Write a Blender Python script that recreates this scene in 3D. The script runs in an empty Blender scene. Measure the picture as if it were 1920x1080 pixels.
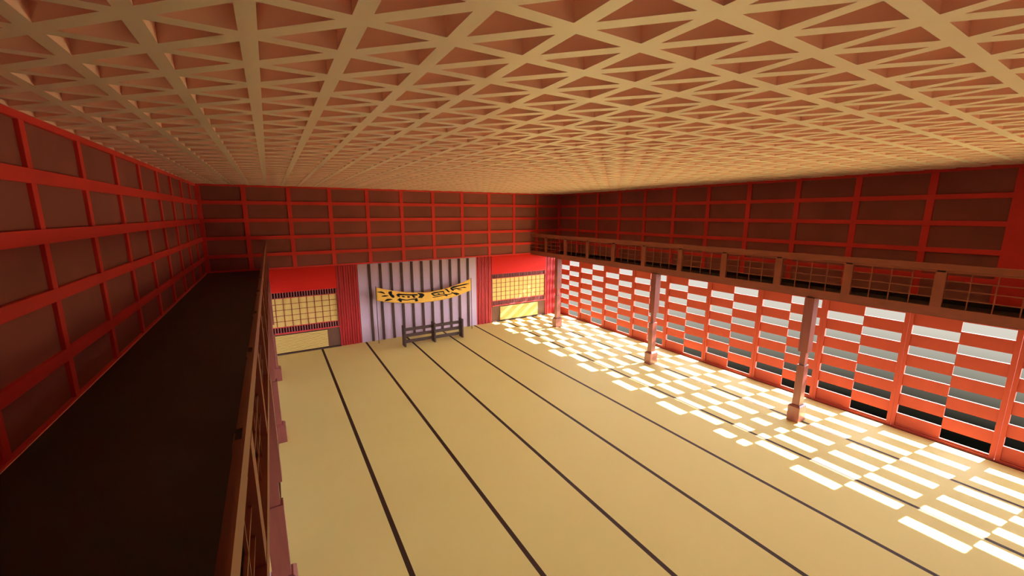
import bpy, bmesh, math, random
from mathutils import Vector, Matrix
random.seed(4)
scene = bpy.context.scene
COL = scene.collection

# ------------------------------------------------------------------ helpers
class MB:
    """collects boxes, bars and prisms; build() links them as ONE mesh object"""
    def __init__(s): s.v = []; s.f = []
    def box(s, x0, x1, y0, y1, z0, z1):
        n = len(s.v)
        s.v += [(x0,y0,z0),(x1,y0,z0),(x1,y1,z0),(x0,y1,z0),(x0,y0,z1),(x1,y0,z1),(x1,y1,z1),(x0,y1,z1)]
        s.f += [tuple(n+i for i in q) for q in ((0,3,2,1),(4,5,6,7),(0,1,5,4),(1,2,6,5),(2,3,7,6),(3,0,4,7))]
        return s
    def frustum(s, cx, cy, ax, ay, bx, by, z0, z1):
        n = len(s.v)
        for (hx, hy, z) in ((ax,ay,z0),(bx,by,z1)):
            s.v += [(cx-hx,cy-hy,z),(cx+hx,cy-hy,z),(cx+hx,cy+hy,z),(cx-hx,cy+hy,z)]
        s.f += [tuple(n+i for i in q) for q in ((0,3,2,1),(4,5,6,7),(0,1,5,4),(1,2,6,5),(2,3,7,6),(3,0,4,7))]
        return s
    def face(s, pts):
        n = len(s.v); s.v += [tuple(p) for p in pts]; s.f.append(tuple(range(n, n+len(pts)))); return s
    def tube(s, p0, p1, r, n=10):
        p0, p1 = Vector(p0), Vector(p1); d = (p1-p0).normalized()
        a = d.orthogonal().normalized(); b = d.cross(a); k = len(s.v)
        for p in (p0, p1):
            for i in range(n):
                t = 2*math.pi*i/n; s.v.append(tuple(p + a*math.cos(t)*r + b*math.sin(t)*r))
        for i in range(n):
            j = (i+1) % n; s.f.append((k+i, k+j, k+n+j, k+n+i))
        s.f.append(tuple(k+i for i in reversed(range(n)))); s.f.append(tuple(k+n+i for i in range(n)))
        return s
    def build(s, name, mat, parent=None, bevel=0, weld=False, smooth=False):
        me = bpy.data.meshes.new(name); me.from_pydata(s.v, [], s.f)
        bm = bmesh.new(); bm.from_mesh(me)
        if weld: bmesh.ops.remove_doubles(bm, verts=bm.verts, dist=1e-4)
        bmesh.ops.recalc_face_normals(bm, faces=bm.faces)
        bm.to_mesh(me); bm.free()
        if smooth:
            for p in me.polygons: p.use_smooth = True
        me.materials.append(mat)
        o = bpy.data.objects.new(name, me); COL.objects.link(o)
        if parent is not None:
            o.parent = parent
            # vertices are given in world space of the unmoved prototype; keep parent offset out
        if bevel:
            m = o.modifiers.new('edge', 'BEVEL'); m.width = bevel; m.segments = 2; m.limit_method = 'ANGLE'
        return o

def tag(o, label=None, cat=None, group=None, kind=None):
    if label: o['label'] = label
    if cat: o['category'] = cat
    if group: o['group'] = group
    if kind: o['kind'] = kind
    return o

def empty(name, loc=(0,0,0)):
    o = bpy.data.objects.new(name, None); COL.objects.link(o); o.location = loc
    o.empty_display_size = .1
    return o

def copy_tree(o, parent=None):
    c = o.copy(); COL.objects.link(c)
    if parent is not None: c.parent = parent
    for ch in list(o.children): copy_tree(ch, c)
    return c

# ------------------------------------------------------------------ materials
def mat(name, col, rough=.6, spec=.3, noise=0.0, nscale=3.0, stretch=(1,1,1), bump=0.0, bscale=30):
    m = bpy.data.materials.new(name); m.use_nodes = True
    nt = m.node_tree; b = nt.nodes['Principled BSDF']
    b.inputs['Base Color'].default_value = (*col, 1); b.inputs['Roughness'].default_value = rough
    b.inputs['Specular IOR Level'].default_value = spec
    tc = nt.nodes.new('ShaderNodeTexCoord'); mp = nt.nodes.new('ShaderNodeMapping')
    mp.inputs['Scale'].default_value = stretch
    nt.links.new(tc.outputs['Object'], mp.inputs['Vector'])
    if noise:
        nz = nt.nodes.new('ShaderNodeTexNoise'); nz.inputs['Scale'].default_value = nscale
        nz.inputs['Detail'].default_value = 4
        nt.links.new(mp.outputs['Vector'], nz.inputs['Vector'])
        mr = nt.nodes.new('ShaderNodeMapRange')
        mr.inputs['From Min'].default_value = .3; mr.inputs['From Max'].default_value = .7
        mr.inputs['To Min'].default_value = 1-noise; mr.inputs['To Max'].default_value = 1+noise
        nt.links.new(nz.outputs['Fac'], mr.inputs['Value'])
        mx = nt.nodes.new('ShaderNodeVectorMath'); mx.operation = 'SCALE'
        mx.inputs[0].default_value = col
        nt.links.new(mr.outputs['Result'], mx.inputs['Scale'])
        nt.links.new(mx.outputs['Vector'], b.inputs['Base Color'])
    if bump:
        nb = nt.nodes.new('ShaderNodeTexNoise'); nb.inputs['Scale'].default_value = bscale
        nt.links.new(mp.outputs['Vector'], nb.inputs['Vector'])
        bp = nt.nodes.new('ShaderNodeBump'); bp.inputs['Strength'].default_value = bump; bp.inputs['Distance'].default_value = .01
        nt.links.new(nb.outputs['Fac'], bp.inputs['Height']); nt.links.new(bp.outputs['Normal'], b.inputs['Normal'])
    return m

RED     = mat('red_lacquer', (.66,.042,.044), .5, .3, .10, 1.2)
PANEL   = mat('dark_wall_panel', (.27,.088,.085), .75, .15, .14, .9)
DOORRED = mat('vermilion_screen', (.39,.044,.022), .55, .3, .06, 1.5)
BOARD   = mat('bright_red_board', (.62,.017,.009), .6, .15, .05, 6, (1,1,30))
RIB     = mat('crimson_ribbed_wood', (.40,.022,.022), .45, .25, .22, 6, (14,1,.6))
CEIL    = mat('cream_lattice', (.72,.62,.55), .40, 1.0, .03, 1)
_b = CEIL.node_tree.nodes['Principled BSDF']; _b.inputs['IOR'].default_value = 1.5
CEILREC = mat('rose_ceiling_board', (.85,.50,.47), .7, .2, .05, 1.3)
CEILSIDE= mat('rose_cream_coffer_side', (.88,.66,.60), .6, .3)
SLAT    = mat('dark_brown_wood', (.060,.026,.016), .6, .3, .18, 5, (4,4,.6))
PLASTER = mat('pale_lilac_board', (.50,.375,.47), .7, .2, .04, 1.5)
PAPER   = mat('straw_paper', (.64,.45,.14), .7, .2, .05, 12, (1,1,8))
MUNTIN  = mat('dark_red_muntin', (.20,.02,.012), .6, .3)
BROWNB  = mat('brown_skirting', (.13,.060,.036), .7, .2, .15, 8, (10,1,.8))
BALUS   = mat('mauve_baluster', (.34,.13,.125), .6, .3)
DARKGAP = mat('dark_red_backing', (.09,.006,.008), .8, .1)  # deep red of the lower back wall, seen between the balusters
RAILW   = mat('rail_brown_wood', (.22,.062,.044), .45, .4, .10, 4)
COLW    = mat('column_red_wood', (.21,.056,.044), .32, .5, .12, 4, (3,3,.5))
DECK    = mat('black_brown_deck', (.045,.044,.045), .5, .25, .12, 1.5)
DARKRAIL= mat('near_black', (.012,.006,.006), .5, .3)
BANNER  = mat('mustard_cloth', (.80,.46,.085), .8, .1, .08, 3, (6,1,1))
INK     = mat('black_ink', (.012,.009,.007), .7, .1)
RACKW   = mat('dark_rack_wood', (.055,.028,.020), .55, .3, .2, 9, (1,1,5))

# tatami floor with dark woven borders running towards the back wall
FLOORM = bpy.data.materials.new('tatami_straw'); FLOORM.use_nodes = True
def floor_nodes():
    nt = FLOORM.node_tree; b = nt.nodes['Principled BSDF']; L = nt.links
    tc = nt.nodes.new('ShaderNodeTexCoord'); sp = nt.nodes.new('ShaderNodeSeparateXYZ'); L.new(tc.outputs['Object'], sp.inputs[0])
    def m(op, a, b_=None):
        n = nt.nodes.new('ShaderNodeMath'); n.operation = op
        for i, v in enumerate((a, b_)):
            if v is None: continue
            if hasattr(v, 'is_linked') or not isinstance(v, (int, float)): L.new(v, n.inputs[i])
            else: n.inputs[i].default_value = v
        return n.outputs[0]
    u = m('SUBTRACT', sp.outputs['X'], 3.0406 - 1.5257*0.5)
    u = m('DIVIDE', u, 1.5257); u = m('FRACT', u); u = m('SUBTRACT', u, .5); u = m('ABSOLUTE', u)
    seam = m('LESS_THAN', u, .037/1.5257)
    nz = nt.nodes.new('ShaderNodeTexNoise'); nz.inputs['Scale'].default_value = .8; nz.inputs['Detail'].default_value = 3
    L.new(tc.outputs['Object'], nz.inputs['Vector'])
    wv = nt.nodes.new('ShaderNodeTexWave'); wv.bands_direction = 'Y'; wv.inputs['Scale'].default_value = 30; wv.inputs['Distortion'].default_value = .3
    L.new(tc.outputs['Object'], wv.inputs['Vector'])
    cr = nt.nodes.new('ShaderNodeMix'); cr.data_type = 'RGBA'
    cr.inputs['A'].default_value = (.74,.63,.235,1); cr.inputs['B'].default_value = (.80,.69,.26,1)
    L.new(nz.outputs['Fac'], cr.inputs['Factor'])
    c2 = nt.nodes.new('ShaderNodeMix'); c2.data_type = 'RGBA'; c2.inputs['B'].default_value = (.055,.024,.012,1)
    L.new(seam, c2.inputs['Factor']); L.new(cr.outputs['Result'], c2.inputs['A'])
    L.new(c2.outputs['Result'], b.inputs['Base Color'])
    b.inputs['Roughness'].default_value = .7; b.inputs['Specular IOR Level'].default_value = .12
    bp = nt.nodes.new('ShaderNodeBump'); bp.inputs['Strength'].default_value = .04; bp.inputs['Distance'].default_value = .002
    L.new(wv.outputs['Fac'], bp.inputs['Height']); L.new(bp.outputs['Normal'], b.inputs['Normal'])
floor_nodes()

# ------------------------------------------------------------------ dimensions (metres)
W = 13.72            # width between the side walls
H = 5.722            # underside of the ceiling lattice
YF = -18.97          # front end of the hall, behind the camera
ZD = 3.0             # gallery deck
XDOOR = 13.775       # inner face of the pierced screens

# ------------------------------------------------------------------ floor and ceiling
f = MB().box(-.2, W+.16, YF-.2, .2, -.12, 0).build('floor', FLOORM); tag(f, kind='structure')

c = MB().box(-.4, W+.5, YF-.2, .4, H+.115, H+.3).build('ceiling', CEILREC); tag(c, kind='structure')
def lattice():
    P = .46155; x0 = 1.818; y0 = -13.33; z0 = H; z1 = H+.118
    mb = MB()
    def tri(a, b, c_):
        pts = [Vector((*p, 0)) for p in (a, b, c_)]
        hw = .0425
        # inset every side by hw
        n = 3; ins = []
        cen = sum(pts, Vector())/3
        lines = []
        for i in range(n):
            p, q = pts[i], pts[(i+1) % n]; d = (q-p).normalized(); nr = Vector((-d.y, d.x, 0))
            if nr.dot(cen-p) < 0: nr = -nr
            lines.append((p+nr*hw, d))
        for i in range(n):
            (p, d), (q, e) = lines[i-1], lines[i]
            den = d.x*e.y-d.y*e.x; t = ((q.x-p.x)*e.y-(q.y-p.y)*e.x)/den
            ins.append(p+d*t)
        for i in range(n):
            j = (i+1) % n
            mb.face([(pts[i].x,pts[i].y,z0),(pts[j].x,pts[j].y,z0),(ins[j].x,ins[j].y,z0),(ins[i].x,ins[i].y,z0)])
            mb.face([(ins[i].x,ins[i].y,z0),(ins[j].x,ins[j].y,z0),(ins[j].x,ins[j].y,z1),(ins[i].x,ins[i].y,z1)])
    for i in range(-4, 26):
        for j in range(-12, 29):
            x, y = x0+P*i, y0+P*j
            A, B, C_, D = (x,y), (x+P,y), (x+P,y+P), (x,y+P)
            tri(A, B, D); tri(B, C_, D)      # the slanting bar runs from B up to D
    o = mb.build('ceiling_lattice', CEIL, c, weld=True)
    o.data.materials.append(CEILSIDE)                # the upright sides of the coffers get a rosier colour
    for p in o.data.polygons:
        if abs(p.normal.z) < .5: p.material_index = 1
    return o
lattice()

# ------------------------------------------------------------------ framed walls above the gallery
ROWS = (5.175, 4.615, 4.055, 3.465)     # centres of the horizontal rails
def hrail_h(i): return .125 if True else 0
def wall_grid(name, axis, face, out, posts, lo, hi, zlo, post_w, rail_hs, extra=None):
    """axis 'x': wall runs along x at y=face ; axis 'y': wall runs along y at x=face. out = +1/-1 outward"""
    rec = .035
    def bx(mb, a0, a1, d0, d1, z0, z1):
        d0, d1 = sorted((face+out*d0, face+out*d1))
        if axis == 'x': mb.box(a0, a1, d0, d1, z0, z1)
        else: mb.box(d0, d1, a0, a1, z0, z1)
    mb = MB(); bx(mb, lo, hi, rec, .22, zlo, H+.12)
    w = mb.build(name, PANEL); tag(w, kind='structure')
    for p in posts:
        mb = MB(); bx(mb, p-post_w/2, p+post_w/2, 0, rec+.005, zlo, H+.02); mb.build('post', RED, w, bevel=.004)
    for z, h in rail_hs:
        mb = MB(); bx(mb, lo, hi, -.002, rec+.005, z-h/2, z+h/2); mb.build('rail', RED, w, bevel=.004)
    if extra:
        for (a0, a1) in extra:
            mb = MB(); bx(mb, a0, a1, -.004, rec+.005, zlo, H+.02); mb.build('pilaster', RED, w)
    return w
rails_b = [(z, .11) for z in (5.178, 4.623, 4.063, 3.50)] + [(5.70, .06), (3.03, .05)]
wall_grid('wall_back', 'x', 0.0, 1, [-.0635+1.25*k for k in range(1, 11)] + [.03, W-.03], -.2, W+.2, ZD, .125, rails_b)
rails_l = [(5.167, .135), (4.615, .135), (4.058, .122), (3.463, .115), (5.69, .075), (3.012, .025)]
wall_grid('wall_left', 'y', 0.0, -1, [-9.99+1.28*k for k in range(-6, 8)], YF, .1, ZD, .10, rails_l)
rails_r = [(5.172, .10), (4.64, .10), (4.09, .10), (3.53, .10), (5.70, .07)]
wall_grid('wall_right', 'y', W, 1, [-.061-1.257*k for k in range(1, 11)], YF, .1, ZD, .12, rails_r,
          extra=[(YF, -13.72)])
bb = MB().box(W-.022, W-.003, YF, -.01, ZD, ZD+.095).build('wall_foot_strip_right', DARKRAIL); tag(bb, kind='structure')  # near-black strip along the foot of the right upper wall
# lower parts of the hall walls
bw = MB().box(-.2, W+.3, .10, .22, 0, ZD).build('wall_back_lower', DARKGAP); tag(bw, kind='structure')
fw = MB().box(-.22, W+.3, YF-.2, YF, 0, H+.12).build('wall_front', PANEL); tag(fw, kind='structure')

# ------------------------------------------------------------------ back wall, ground storey
def back_window(n, x0, x1, s0, s1, mull0, mstep, nm):
    r = empty('window_%d' % n, (x0, 0, 0)); tag(r, kind='structure')
    def add(mb, name, m, par=r, **k):
        mb.v = [(a-x0, b, c_) for a, b, c_ in mb.v]; return mb.build(name, m, par, **k)
    mb = MB()
    for k in range(20):                                  # red head board of narrow planks
        z = 2.2+.04*k; mb.box(x0, x1, -.004, .10, z, z+.0375)
    mb.box(x0, x1, .004, .10, 2.2, 3.0)
    add(mb, 'head_board', BOARD)
    for (za, zb, rb) in ((2.0, 2.2, .015), (.775, .965, .035)):
        nb = round((x1-x0)/.083)
        mb = MB()
        for k in range(nb):
            xx = x0+(k+.5)*(x1-x0)/nb; mb.box(xx-.013, xx+.013, .01, .045, za, zb)
        add(mb, 'baluster_row', BALUS)
        add(MB().box(x0, x1, -.012, .06, za-rb, za), 'bottom_rail', RED)
        add(MB().box(x0, x1, .0, .05, zb, zb+.018) if zb < 2 else MB().box(x0, x1, .0, .05, zb-.012, zb), 'top_rail', RED)
    pp = add(MB().box(x0, x1, .05, .09, .98, 2.0), 'paper_panel', PAPER)
    mb = MB()
    for k in range(nm): 
        xx = mull0+mstep*k; mb.box(xx-.009, xx+.009, .038, .052, .98, 1.985)
    for z in (1.775, 1.572, 1.372, 1.172): mb.box(x0, x1, .040, .051, z-.009, z+.009)
    add(mb, 'muntin_grid', MUNTIN)
    for xx in (x0+.018, x1-.018): add(MB().box(xx-.018, xx+.018, -.006, .10, .7, 2.2), 'side_jamb', MUNTIN)
    add(MB().box(x0, x1, .04, .10, 0, .74), 'skirting_board', BROWNB)
    mb = MB(); n_s = 12
    for k in range(n_s):
        z = .07+k*(.62/n_s); mb.box(s0, s1, -.010, .022, z+.005, z+.62/n_s-.009)
    add(mb, 'slatted_vent', PAPER)
    add(MB().box(s0+.005, s1-.005, .02, .045, .07, .69), 'vent_backing', SLAT)
    add(MB().box(x0, x1, -.035, .04, 0, .045), 'sill', SLAT)
    return r
back_window(1, .77, 3.685, 1.21, 3.262, 3.409-.2413*10, .2413, 11)
back_window(2, 10.03, 12.95, 10.455, 12.51, 10.297, .2362, 11)

def ribbed(x0, x1, label):
    r = empty('ribbed_panel', ((x0+x1)/2, .05, 0)); r.location = (x0, 0, 0)
    tag(r, label, 'wall panel', 'red ribbed panels on the back wall')
    MB().box(.0, x1-x0, .03, .10, 0, ZD).build('backing_board', RIB, r)
    n = 9; w = (x1-x0)/n; mb = MB()
    for k in range(n): mb.box(k*w+.010, (k+1)*w-.014, -.012 if k % 2 else .004, .035, 0, ZD)
    mb.build('rib_boards', RIB, r, bevel=.004)
ribbed(3.685, 4.44, 'red vertical-ribbed wooden panel between the left straw window and the pale slatted wall')
ribbed(9.275, 10.03, 'red vertical-ribbed wooden panel between the pale slatted wall and the right straw window')
ribbed(12.95, W+.03, 'red vertical-ribbed wooden panel in the right corner, beside the checkered screens')
ribbed(0.0, .77, 'red vertical-ribbed wooden panel in the left corner under the gallery')

sp = empty('slatted_partition', (4.44, 0, 0))
tag(sp, 'pale lilac wall board with eleven dark brown upright slats behind the banner', 'wall panel', kind='thing')
MB().box(0, 9.275-4.44, .0, .09, 0, ZD).build('wall_board', PLASTER, sp)
for k in range(11):
    x = 4.845+.4035*k-4.44
    MB().box(x-.046, x+.046, -.045, .0, .0, ZD-.02).build('slat', SLAT, sp, bevel=.006)

# ------------------------------------------------------------------ checkered sliding screens of the right wall
def make_screen():
    # local origin: near bottom corner, y runs from 0 to 1.58
    r = empty('door_1'); tag(r, kind='structure')
    Wd = 1.58; x0 = 0; x1 = .03
    cols = ((.08, .792), (.792, 1.502)); zb = .083; ph = .2345
    zs = [zb+ph*i for i in range(13)]
    mb = MB(); 
    # solid boards: checker of slats, each overlapping its neighbours slightly
    for ci, (a, b) in enumerate(cols):
        for i in range(12):
            if (i % 2) == (1 if ci == 0 else 0):
                z0 = zs[i]-.004; z1 = zs[i+1]+.030
                mb.box(x0, x1, a-(.02 if ci == 0 else 0.0), b+(.0 if ci == 0 else .02), z0, z1)
    mb.build('checker_boards', DOORRED, r)
    MB().box(-.028, .04, .004, .08, .0, ZD).build('stile', DOORRED, r, bevel=.004)
    MB().box(-.028, .04, 1.512, 1.578, .0, ZD).build('stile', DOORRED, r, bevel=.004)
    MB().box(-.028, .04, .08, 1.512, .0, .05).box(0, .03, .08, 1.512, .05, zb+.002).build('bottom_rail', DOORRED, r)
    MB().box(-.028, .04, .08, 1.512, zs[12]+.01, ZD).build('top_rail', DOORRED, r)
    return r
scr = make_screen(); n = 1
for k in range(8, -4, -1):
    o = scr if n == 1 else copy_tree(scr)
    o.name = 'door_%d' % n; n += 1
    o.location = (XDOOR, -14.22+1.58*k, 0)
for k in range(8, -4, -1):                      # unseen screens added under the left gallery to let in more skylight
    o = copy_tree(scr); o.name = 'door_%d' % n; n += 1
    o.location = (W-XDOOR, -14.22+1.58*(k+1), 0); o.rotation_euler.z = math.pi
tr = MB().box(XDOOR-.05, XDOOR+.08, YF, .0, -.02, .018).build('trim_1', DOORRED); tag(tr, kind='structure')

# ------------------------------------------------------------------ galleries
def gallery(side):
    # s: maps distance from the side wall's plane to x
    if side == 'right':
        X = lambda d: W-d; lab = 'dark gallery floor along the right wall above the checkered screens'
    else:
        X = lambda d: d; lab = 'dark gallery floor along the left wall with nothing standing on it'
    r = empty('gallery_balcony', (X(.8), YF/2, ZD)); tag(r, lab, 'gallery', 'galleries', 'thing')
    ox, oy = r.location.x, r.location.y
    def add(x0, x1, y0, y1, z0, z1, name, m):
        x0, x1 = sorted((x0, x1)); return MB().box(x0-ox, x1-ox, y0-oy, y1-oy, z0-ZD, z1-ZD).build(name, m, r)
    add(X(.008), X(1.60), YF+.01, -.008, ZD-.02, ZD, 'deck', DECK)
    add(X(1.60), X(1.645), YF+.01, -.008, ZD-.005, ZD+.054, 'edge_beam', RAILW)
    return r
gallery('right'); gallery('left')

def railing(side):
    if side == 'right':
        X = lambda d: W-d; ps = [-13.34+1.348*k for k in range(-4, 10)]
        lab = 'long red-brown gallery railing with thin lattice, above the checkered screens on the right'
    else:
        X = lambda d: d; ps = [-13.40+1.348*k for k in range(-4, 10)]
        lab = 'red-brown gallery railing with thin lattice, close to the viewer on the left'
    r = empty('gallery_railing', (X(1.64), YF/2, ZD)); tag(r, lab, 'railing', 'gallery railings')
    ox, oy = r.location.x, r.location.y
    def shift(mb): mb.v = [(a-ox, b-oy, c_-ZD) for a, b, c_ in mb.v]; return mb
    def bx(mb, d0, d1, y0, y1, z0, z1):
        a, b = sorted((X(d0), X(d1))); return mb.box(a, b, y0, y1, z0, z1)
    pw = .075
    ya, yb = YF+.02, -.01
    shift(bx(MB(), 1.602, 1.66, ya, yb, 3.055, 3.17)).build('bottom_rail', RAILW, r)
    shift(bx(MB(), 1.648, 1.66, ya, yb, 3.835, 3.95)).build('top_rail_face', RAILW, r)
    # the capping boards lie between the posts
    ends = sorted(ps); prev = ya
    for p in ends+[yb+pw]:
        a, b = prev, p-.055
        if b-a > .05: shift(bx(MB(), 1.598, 1.647, a, min(b, yb), 3.80, 3.83)).build('cap_board', RAILW, r)
        prev = p+.055
    for p in ends:
        shift(bx(MB(), 1.585, 1.657, p-pw, p+pw, 3.055, 3.80)).build('post', RAILW, r)
        shift(bx(MB(), 1.597, 1.647, p-.053, p+.053, 3.80, 3.826)).build('post_cap', DARKRAIL, r)  # near-black block in the gap between capping boards
    prev = ya
    for p in ends+[yb+pw]:
        a, b = prev, p-pw
        if b-a > .3:
            mb = MB()
            for i in (1, 2, 3):
                yy = a+(b-a)*i/4; bx(mb, 1.617, 1.629, yy-.008, yy+.008, 3.17, 3.80)
                zz = 3.18+.63*i/4; bx(mb, 1.616, 1.630, a, b, zz-.008, zz+.008)
            shift(mb).build('lattice_panel', RAILW, r)
        prev = p+pw
    return r
railing('right'); railing('left')

# ------------------------------------------------------------------ columns under the galleries
def make_column():
    r = empty('gallery_column')
    MB().frustum(0,0,.165,.125,.165,.125,0,.37).frustum(0,0,.165,.125,.12,.09,.37,.41).build('base_block', COLW, r, bevel=.006)
    MB().box(-.10,.10,-.078,.078,.40,1.385).build('lower_shaft', COLW, r, bevel=.005)
    MB().box(-.07,.07,-.055,.055,1.37,1.72).build('neck', COLW, r, bevel=.004)
    MB().box(-.115,.115,-.095,.095,1.70,2.979).build('upper_shaft', COLW, r, bevel=.005)
    return r
col0 = make_column(); first = True
CR = 'columns under the right gallery'; CL = 'columns under the left gallery'
for (x, y, lab, g) in (
    (12.16, -2.02, 'red-brown gallery column in the far right corner before the ribbed panel', CR),
    (12.16, -7.08, 'middle red-brown column under the right gallery, standing in the sun patches', CR),
    (12.16, -11.38, 'nearest fully visible red-brown column under the right gallery', CR),
    (1.55, -2.38, 'dark red column base showing beyond the left railing, nearest the back wall', CL),
    (1.55, -6.13, 'dark red column under the left gallery, between two others', CL),
    (1.55, -10.35, 'dark red column under the left gallery, nearest the viewer', CL)):
    o = col0 if first else copy_tree(col0); first = False
    o.location = (x, y, 0); tag(o, lab, 'column', g, 'thing')

# ------------------------------------------------------------------ rack
rk = empty('weapon_rack', (5.70, -1.39, 0))
tag(rk, 'low dark brown two-bay wooden rack standing before the slatted wall', 'rack')
for x in (0, 1.14, 2.29):
    MB().box(x-.03, x+.03, 0, .34, 0, .755).build('upright', RACKW, rk, bevel=.004)
for z in (.62, .39, .165):
    MB().box(0.0, 2.29, .13, .19, z-.055, z+.055).build('rail', RACKW, rk, bevel=.004)

# ------------------------------------------------------------------ banner with brush characters
bn = empty('banner', (4.97, -.43, 0))
tag(bn, 'sagging yellow banner with black brush characters stretched between two thin poles', 'banner')
BX0, BX1, BY = 4.965, 8.815, -.43
def curve(x, pts):
    for (a, za), (b, zb) in zip(pts, pts[1:]):
        if a <= x <= b:
            t = (x-a)/(b-a); t2 = t; return za+(zb-za)*t2
    return pts[0][1] if x < pts[0][0] else pts[-1][1]
def smooth_curve(pts, n=60):
    out = [curve(BX0+(BX1-BX0)*i/n, pts) for i in range(n+1)]
    for _ in range(40): out = [out[0]]+[(out[i-1]+2*out[i]+out[i+1])/4 for i in range(1, n)]+[out[-1]]
    return out
TOP = smooth_curve([(4.965,2.165),(5.36,2.02),(5.84,1.905),(6.46,1.81),(6.83,1.776),(7.22,1.787),(7.63,1.84),(8.05,1.935),(8.48,2.045),(8.815,2.175)])
BOT = smooth_curve([(4.965,1.655),(5.33,1.555),(5.81,1.462),(6.44,1.39),(6.80,1.376),(7.2,1.382),(7.61,1.403),(8.03,1.452),(8.47,1.568),(8.815,1.675)])
def yb_(x, v):   # gentle belly and ripples of the cloth
    u = (x-BX0)/(BX1-BX0); return BY+.0-.03*math.sin(math.pi*u)*math.sin(math.pi*v)-.008*math.sin(u*19+v*5)*math.sin(math.pi*u)
N, M = 60, 10
mb = MB(); 
for i in range(N+1):
    x = BX0+(BX1-BX0)*i/N
    for j in range(M+1):
        v = j/M; mb.v.append((x-4.97, yb_(x, v)+.43, BOT[i]+(TOP[i]-BOT[i])*v))
for i in range(N):
    for j in range(M):
        a = i*(M+1)+j; mb.f.append((a, a+M+1, a+M+2, a+1))
cl = mb.build('cloth', BANNER, bn, smooth=True)
sm = cl.modifiers.new('thick', 'SOLIDIFY'); sm.thickness = .006; sm.offset = 0
for x in (BX0-.01, BX1+.01): MB().tube((x-4.97, .0, 0), (x-4.97, .0, 2.2), .012).build('pole', DARKRAIL, bn)

# strokes traced as (x, y) in the two close-up frames and carried onto the cloth
CAM = Vector((1.82354819, -15.49563579, 4.82450385))
CYAW, CPITCH, CF = .53840, -.18270, 750.88
def cam_axes():
    import math as m
    fwd = Vector((m.sin(CYAW)*m.cos(CPITCH), m.cos(CYAW)*m.cos(CPITCH), m.sin(CPITCH)))
    right = Vector((m.cos(CYAW), -m.sin(CYAW), 0)); up = right.cross(fwd)
    return right, up, fwd
R_, U_, F_ = cam_axes()
def xz(px, py):
    d = F_+R_*(px-960)/CF+U_*(540-py)/CF; t = (BY-.012-CAM.y)/d.y
    p = CAM+d*t; return p.x, p.z
A = lambda x, y: xz(695+x/16.62, 515+y/16.62)
B = lambda x, y: xz(790+x/16.62, 515+y/16.62)
def stroke(mb, pts, widths, T):
    q = [Vector(T(*p)) for p in pts]; n = len(q); L = []; Rr = []
    for i, p in enumerate(q):
        d = (q[min(i+1, n-1)]-q[max(i-1, 0)]).normalized(); nr = Vector((-d.y, d.x))
        w = widths[i]*.5*.0018; L.append(p+nr*w); Rr.append(p-nr*w)
    def put(p, off):
        u = (p.x-BX0)/(BX1-BX0)*N; i = max(0, min(N-1, int(u))); t = u-i
        zb = BOT[i]*(1-t)+BOT[i+1]*t; zt = TOP[i]*(1-t)+TOP[i+1]*t; v = max(0, min(1, (p.y-zb)/(zt-zb)))
        return (p.x-4.97, yb_(p.x, v)+.43-off, p.y)
    for i in range(n-1):
        k = len(mb.v)
        for p in (L[i], L[i+1], Rr[i+1], Rr[i]): mb.v.append(put(p, .0095))
        for p in (L[i], L[i+1], Rr[i+1], Rr[i]): mb.v.append(put(p, .004))
        mb.f += [(k,k+1,k+2,k+3),(k+4,k+7,k+6,k+5),(k,k+4,k+5,k+1),(k+1,k+5,k+6,k+2),(k+2,k+6,k+7,k+3),(k+3,k+7,k+4,k)]
def character(name_strokes, T):
    mb = MB()
    for pts, ws in name_strokes: stroke(mb, pts, ws, T)
    mb.build('brush_character', INK, bn)
character([
    ([(215,540),(330,545),(400,570),(450,598)], (12,32,30,8)),
    ([(345,678),(440,664),(555,658)], (14,34,10)),
    ([(440,820),(520,785),(600,775),(680,768)], (14,46,34,6)),
    ([(550,560),(610,565),(665,560)], (30,64,60)),
    ([(600,560),(630,630),(690,675),(730,710)], (70,50,62,28)),
], A)
character([
    ([(795,625),(870,615),(960,618),(1200,628),(1440,628),(1470,625)], (14,42,30,28,30,10)),
    ([(820,625),(860,655),(905,685)], (34,46,16)),
    ([(965,672),(1010,680),(1070,694)], (14,34,12)),
    ([(1130,684),(1175,690),(1220,692)], (16,40,18)),
    ([(1300,640),(1340,690),(1385,700)], (30,46,20)),
    ([(1460,575),(1530,600),(1600,650),(1670,628)], (10,40,96,18)),
    ([(1670,625),(1570,670),(1480,712)], (20,90,10)),
    ([(830,790),(900,765),(970,775),(1120,790),(1250,768),(1370,755)], (10,50,28,20,22,24)),
    ([(890,780),(930,815),(965,840)], (46,44,34)),
    ([(1370,755),(1420,770),(1450,790)], (24,74,30)),
    ([(1400,770),(1420,810),(1480,805)], (60,50,14)),
], A)
character([
    ([(300,592),(400,566),(550,540),(700,522)], (14,34,22,26)),
    ([(310,590),(370,625),(410,645)], (22,34,26)),
    ([(400,640),(500,625),(620,605),(720,590)], (26,16,14,18)),
    ([(700,525),(690,560),(720,590)], (24,26,20)),
    ([(490,590),(540,596),(600,608)], (10,24,10)),
    ([(340,708),(480,680),(640,650),(820,615),(960,585)], (12,20,16,18,16)),
    ([(690,625),(760,630),(805,660)], (14,46,26)),
], B)
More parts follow.
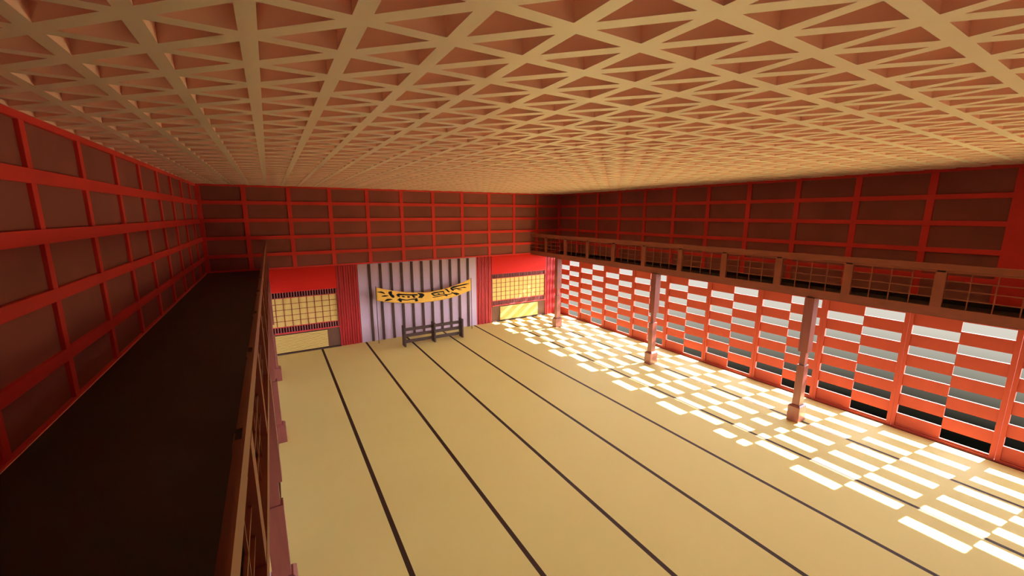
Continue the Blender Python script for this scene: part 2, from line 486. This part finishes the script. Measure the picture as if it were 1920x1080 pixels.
character([
    ([(730,445),(790,470),(830,510),(880,540)], (14,34,36,20)),
    ([(900,425),(990,395),(1150,350),(1350,305),(1490,275)], (14,42,26,30,8)),
    ([(915,425),(960,460),(1005,495)], (30,48,20)),
    ([(990,455),(1080,430),(1180,425),(1260,405),(1340,395),(1400,408)], (26,24,16,14,26,8)),
    ([(1110,448),(1180,465),(1260,472)], (8,22,8)),
    ([(930,545),(1000,575),(1100,600),(1190,598)], (14,30,60,10)),
    ([(1060,590),(1110,625)], (30,30)),
], B)

# ------------------------------------------------------------------ light and sky
sd = bpy.data.lights.new('sun', 'SUN'); sun = bpy.data.objects.new('sun', sd); COL.objects.link(sun)
dirv = Vector((-1.31, .156, -1.0)).normalized()
sun.rotation_euler = dirv.to_track_quat('-Z', 'Y').to_euler()
sun.location = (30, -8, 25)
sd.energy = 26; sd.angle = math.radians(.4); sd.color = (1.0, .96, .90)

wd = bpy.data.worlds.new('sky'); scene.world = wd; wd.use_nodes = True
nt = wd.node_tree; bg = nt.nodes['Background']
tc = nt.nodes.new('ShaderNodeTexCoord'); sp_ = nt.nodes.new('ShaderNodeSeparateXYZ')
nt.links.new(tc.outputs['Generated'], sp_.inputs[0])
mr = nt.nodes.new('ShaderNodeMapRange'); mr.inputs['From Min'].default_value = -.5; mr.inputs['From Max'].default_value = .5
nt.links.new(sp_.outputs['Z'], mr.inputs['Value'])
cr = nt.nodes.new('ShaderNodeValToRGB'); nt.links.new(mr.outputs['Result'], cr.inputs['Fac'])
EXPO = 1.17; SKY = 18.0; ZEN = 1.2
stops = [(-.5,(.003,.003,.0025)),(-.355,(.004,.004,.003)),(-.332,(.018,.016,.011)),(-.299,(.11,.10,.075)),(-.266,(.27,.255,.20)),
         (-.232,(.44,.42,.35)),(-.198,(.68,.63,.53)),(-.12,(.80,.76,.70)),(-.04,(.86,.86,.86)),(-.005,(SKY,SKY*1.02,SKY*1.08)),(.20,(SKY,SKY*1.02,SKY*1.08)),(.32,(ZEN,ZEN*1.08,ZEN*1.3)),(.5,(ZEN,ZEN*1.08,ZEN*1.3))]
el = cr.color_ramp.elements
el[0].position = 0; el[0].color = (*stops[0][1], 1); el[1].position = stops[-1][0]+.5; el[1].color = (*stops[-1][1], 1)
for p, c_ in stops[1:-1]:
    q = 2**-EXPO if p < -.01 else 1
    e = el.new(p+.5); e.color = (c_[0]*q, c_[1]*q, c_[2]*q, 1)
nt.links.new(cr.outputs['Color'], bg.inputs['Color'])
az = nt.nodes.new('ShaderNodeMapRange')          # the sky is brighter on the sun's side
az.inputs['From Min'].default_value = -.6; az.inputs['From Max'].default_value = .2
az.inputs['To Min'].default_value = .25; az.inputs['To Max'].default_value = 1
nt.links.new(sp_.outputs['X'], az.inputs['Value']); nt.links.new(az.outputs['Result'], bg.inputs['Strength'])

# ------------------------------------------------------------------ camera
cd = bpy.data.cameras.new('camera'); cam = bpy.data.objects.new('camera', cd); COL.objects.link(cam)
cd.sensor_width = 36; cd.sensor_fit = 'HORIZONTAL'; cd.lens = CF*36/1920; cd.clip_start = .05; cd.clip_end = 500
rot = Matrix((R_, U_, -F_)).transposed()
cam.matrix_world = Matrix.Translation(CAM) @ rot.to_4x4()
scene.camera = cam

scene.view_settings.view_transform = 'Standard'; scene.view_settings.look = 'None'
scene.view_settings.exposure = EXPO; scene.view_settings.gamma = 1.0; scene.view_settings.use_curve_mapping = False
scene.cycles.max_bounces = 14; scene.cycles.diffuse_bounces = 10; scene.cycles.use_denoising = True
